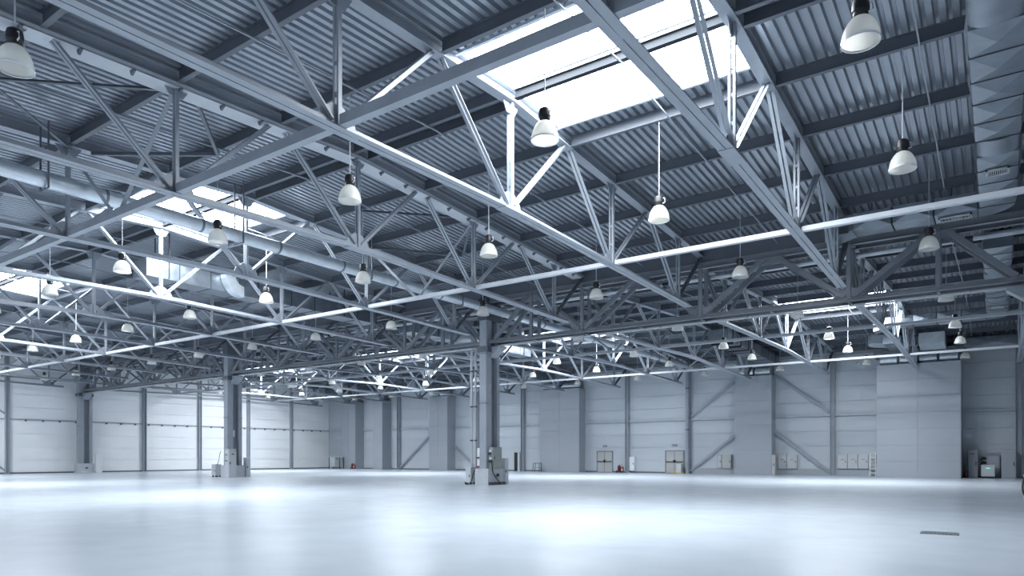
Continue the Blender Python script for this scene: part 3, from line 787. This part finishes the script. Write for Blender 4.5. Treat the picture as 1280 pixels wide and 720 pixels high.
zz = r.location.z
for sx in (-1, 1):
    for sy in (.08, .45): MB().tube([(sx*w*.4-.02, sy, -zz+.07), (sx*w*.4+.02, sy, -zz+.07)], .07, 10).build('wheel', 'black', r); MB().box(sx*w*.4-.03, sx*w*.4+.03, sy-.03, sy+.03, -zz+.07, .02).build('wheel_fork', 'dark', r)
def extinguisher(x, y, hgt, label):
    e = thing('fire_extinguisher', label, 'extinguisher', (x, y, 0), 'fire extinguishers'); k = hgt/.75
    MB().lathe([(0, 0), (.11*k, 0), (.12*k, .03*k), (.12*k, .50*k), (.09*k, .57*k), (.035*k, .60*k), (0, .60*k)], 14).build('cylinder', 'red', e)
    MB().box(-.03*k, .03*k, -.05*k, .05*k, .60*k, .68*k).box(-.02*k, .12*k, -.02*k, .02*k, .66*k, .70*k).build('valve', 'black', e)
    MB().tube([(.04*k, 0, .64*k), (.16*k, 0, .6*k), (.17*k, 0, .3*k), (.15*k, 0, .15*k)], .014*k, 6).build('hose', 'black', e)
xa, _ = on_y(1207.5, 590, 28.6); extinguisher(xa, 28.6, .62, 'red fire extinguisher on the floor beside the tall grey control cabinet')
def red_cart(px, y, label, s=1.0):
    x, _ = on_y(px, 580, y); r = thing('extinguisher_cart', label, 'extinguisher cart', (x, y, 0), 'red extinguisher carts'); r.scale = (.8, .8, .8)
    MB().lathe([(0, .1), (.17, .1), (.2, .15), (.2, .72), (.13, .84), (.05, .88), (0, .88)], 16).build('tank', 'red', r, (-.16, 0, 0))
    MB().lathe([(0, .05), (.13, .05), (.15, .1), (.15, .6), (.09, .7), (0, .72)], 14).build('tank', 'red', r, (.24, .05, 0))
    MB().tube([(-.4, -.15, .12), (-.4, -.11, .12)], .13, 12).build('wheel', 'black', r); MB().tube([(.1, -.2, .12), (.1, -.16, .12)], .12, 12).build('wheel', 'black', r)
    MB().tube([(-.28, .2, .1), (-.28, .24, .95), (.1, .24, 1.05), (.16, .2, .1)], .022, 8).build('frame', 'dark', r)
    MB().box(-.1, .1, -.25, -.2, .5, .62).build('hose_box', 'black', r); MB().box(.22, .32, -.14, -.09, .2, .5).build('label_plate', 'white', r)
red_cart(775.5, 29.3, 'red extinguisher cart by the wall right of the left double door')
red_cart(441.5, 27.9, 'red extinguisher cart in front of the shaft nearest the far corner')
# hand cart / chair frame, narrow dark door, small table
xa, _ = on_y(671.5, 585, 28.3); ch = thing('tube_chair', 'dark tubular steel chair frame standing before the wide shaft', 'chair', (xa, 28.3, 0))
for pts in ([(-.42, -.2, 0), (-.38, -.2, .45), (-.32, -.2, .85)], [(-.42, .2, 0), (-.38, .2, .45), (-.32, .2, .85)], [(.38, -.2, 0), (.36, -.2, .85)], [(.38, .2, 0), (.36, .2, .85)]):
    MB().tube(pts, .03, 8).build('leg', 'dark', ch)
MB().box(-.40, .40, -.23, .23, .40, .45).build('seat', 'cabinet_dark', ch); MB().tube([(-.32, -.2, .85), (.36, -.2, .86), (.36, .2, .86), (-.32, .2, .85), (-.32, -.2, .85)], .03, 8).build('top_rail', 'dark', ch)
xa, _ = on_y(643.8, 580, 29.9); xb, z1 = on_y(650.2, 565.5, 29.9)
d3 = bpy.data.objects.new('door_3', None); C.objects.link(d3); d3.location = (xa, 29.9, 0); struct(d3); w = xb-xa
MB().box(0, w*.5, -.05, 0.08, 0, z1).build('dark_opening', 'black', d3); MB().box(w*.5, w*.55, -.08, 0.08, 0, z1).box(-.05, 0, -.08, .08, 0, z1).build('door_frame', 'dark', d3); MB().box(w*.62, w, -.12, .06, 0, z1+.03).build('open_leaf', 'cabinet', d3)
xa, _ = on_y(413.5, 580, 28.0); xb, z1 = on_y(427.5, 571, 28.0)
tb = thing('work_table', 'pale box table standing in the far corner by the white wall', 'table', ((xa+xb)/2, 28.0, 0)); w = xb-xa
MB().box(-w/2, w/2, -.35, .35, z1-.06, z1).build('table_top', 'cabinet', tb)
for sx in (-1, 1):
    for sy in (-.3, .3): MB().box(sx*(w/2-.06)-.04, sx*(w/2-.06)+.04, sy-.04, sy+.04, 0, z1-.06).build('leg', 'dark', tb)
MB().box(-w/2+.1, w*.02, -.28, .3, .25, z1-.06).build('drawer_box', 'cabinet', tb)
# stacked light boards leaning near the right double door
xa, _ = on_y(846, 580, 29.3); pl = thing('packed_stack', 'small stack of pale boards on a wooden pallet before the right double door', 'boards', (xa, 29.2, 0))
MB().box(-.3, .7, -.3, .4, .03, .10).build('pallet_deck', 'brass', pl); MB().box(.05, .5, -.15, .35, .10, .85).build('pale_board', 'cabinet', pl)
for k in (-.25, .15, .6): MB().box(k, k+.08, -.3, .4, 0, .03).build('pallet_runner', 'brass', pl)

# floor grate
g = thing('floor_grate', 'dark rectangular grate let into the pale floor at lower right', 'grate', (21.85, -14.05, 0)); g.rotation_euler = (0, 0, radians(2))
MB().box(-.33, .33, -.30, .30, 0.001, .006).build('frame', 'grate', g)
for k in range(9): MB().box(-.29+k*.066, -.26+k*.066, -.26, .26, .006, .012).build('grate_bar', 'grate', g)

# put the origin of every duct at its base
for o in [o for o in bpy.data.objects if o.type == 'EMPTY' and o.get('category') == 'air duct' and tuple(o.location) == (0, 0, 0)]:
    pts = [v.co+c.location for c in kids(o) for v in c.data.vertices]
    lo = [min(p[i] for p in pts) for i in range(3)]; hi = [max(p[i] for p in pts) for i in range(3)]
    b = ((lo[0]+hi[0])/2, (lo[1]+hi[1])/2, lo[2])
    o.location = b
    for c in kids(o): c.location = tuple(c.location[i]-b[i] for i in range(3))
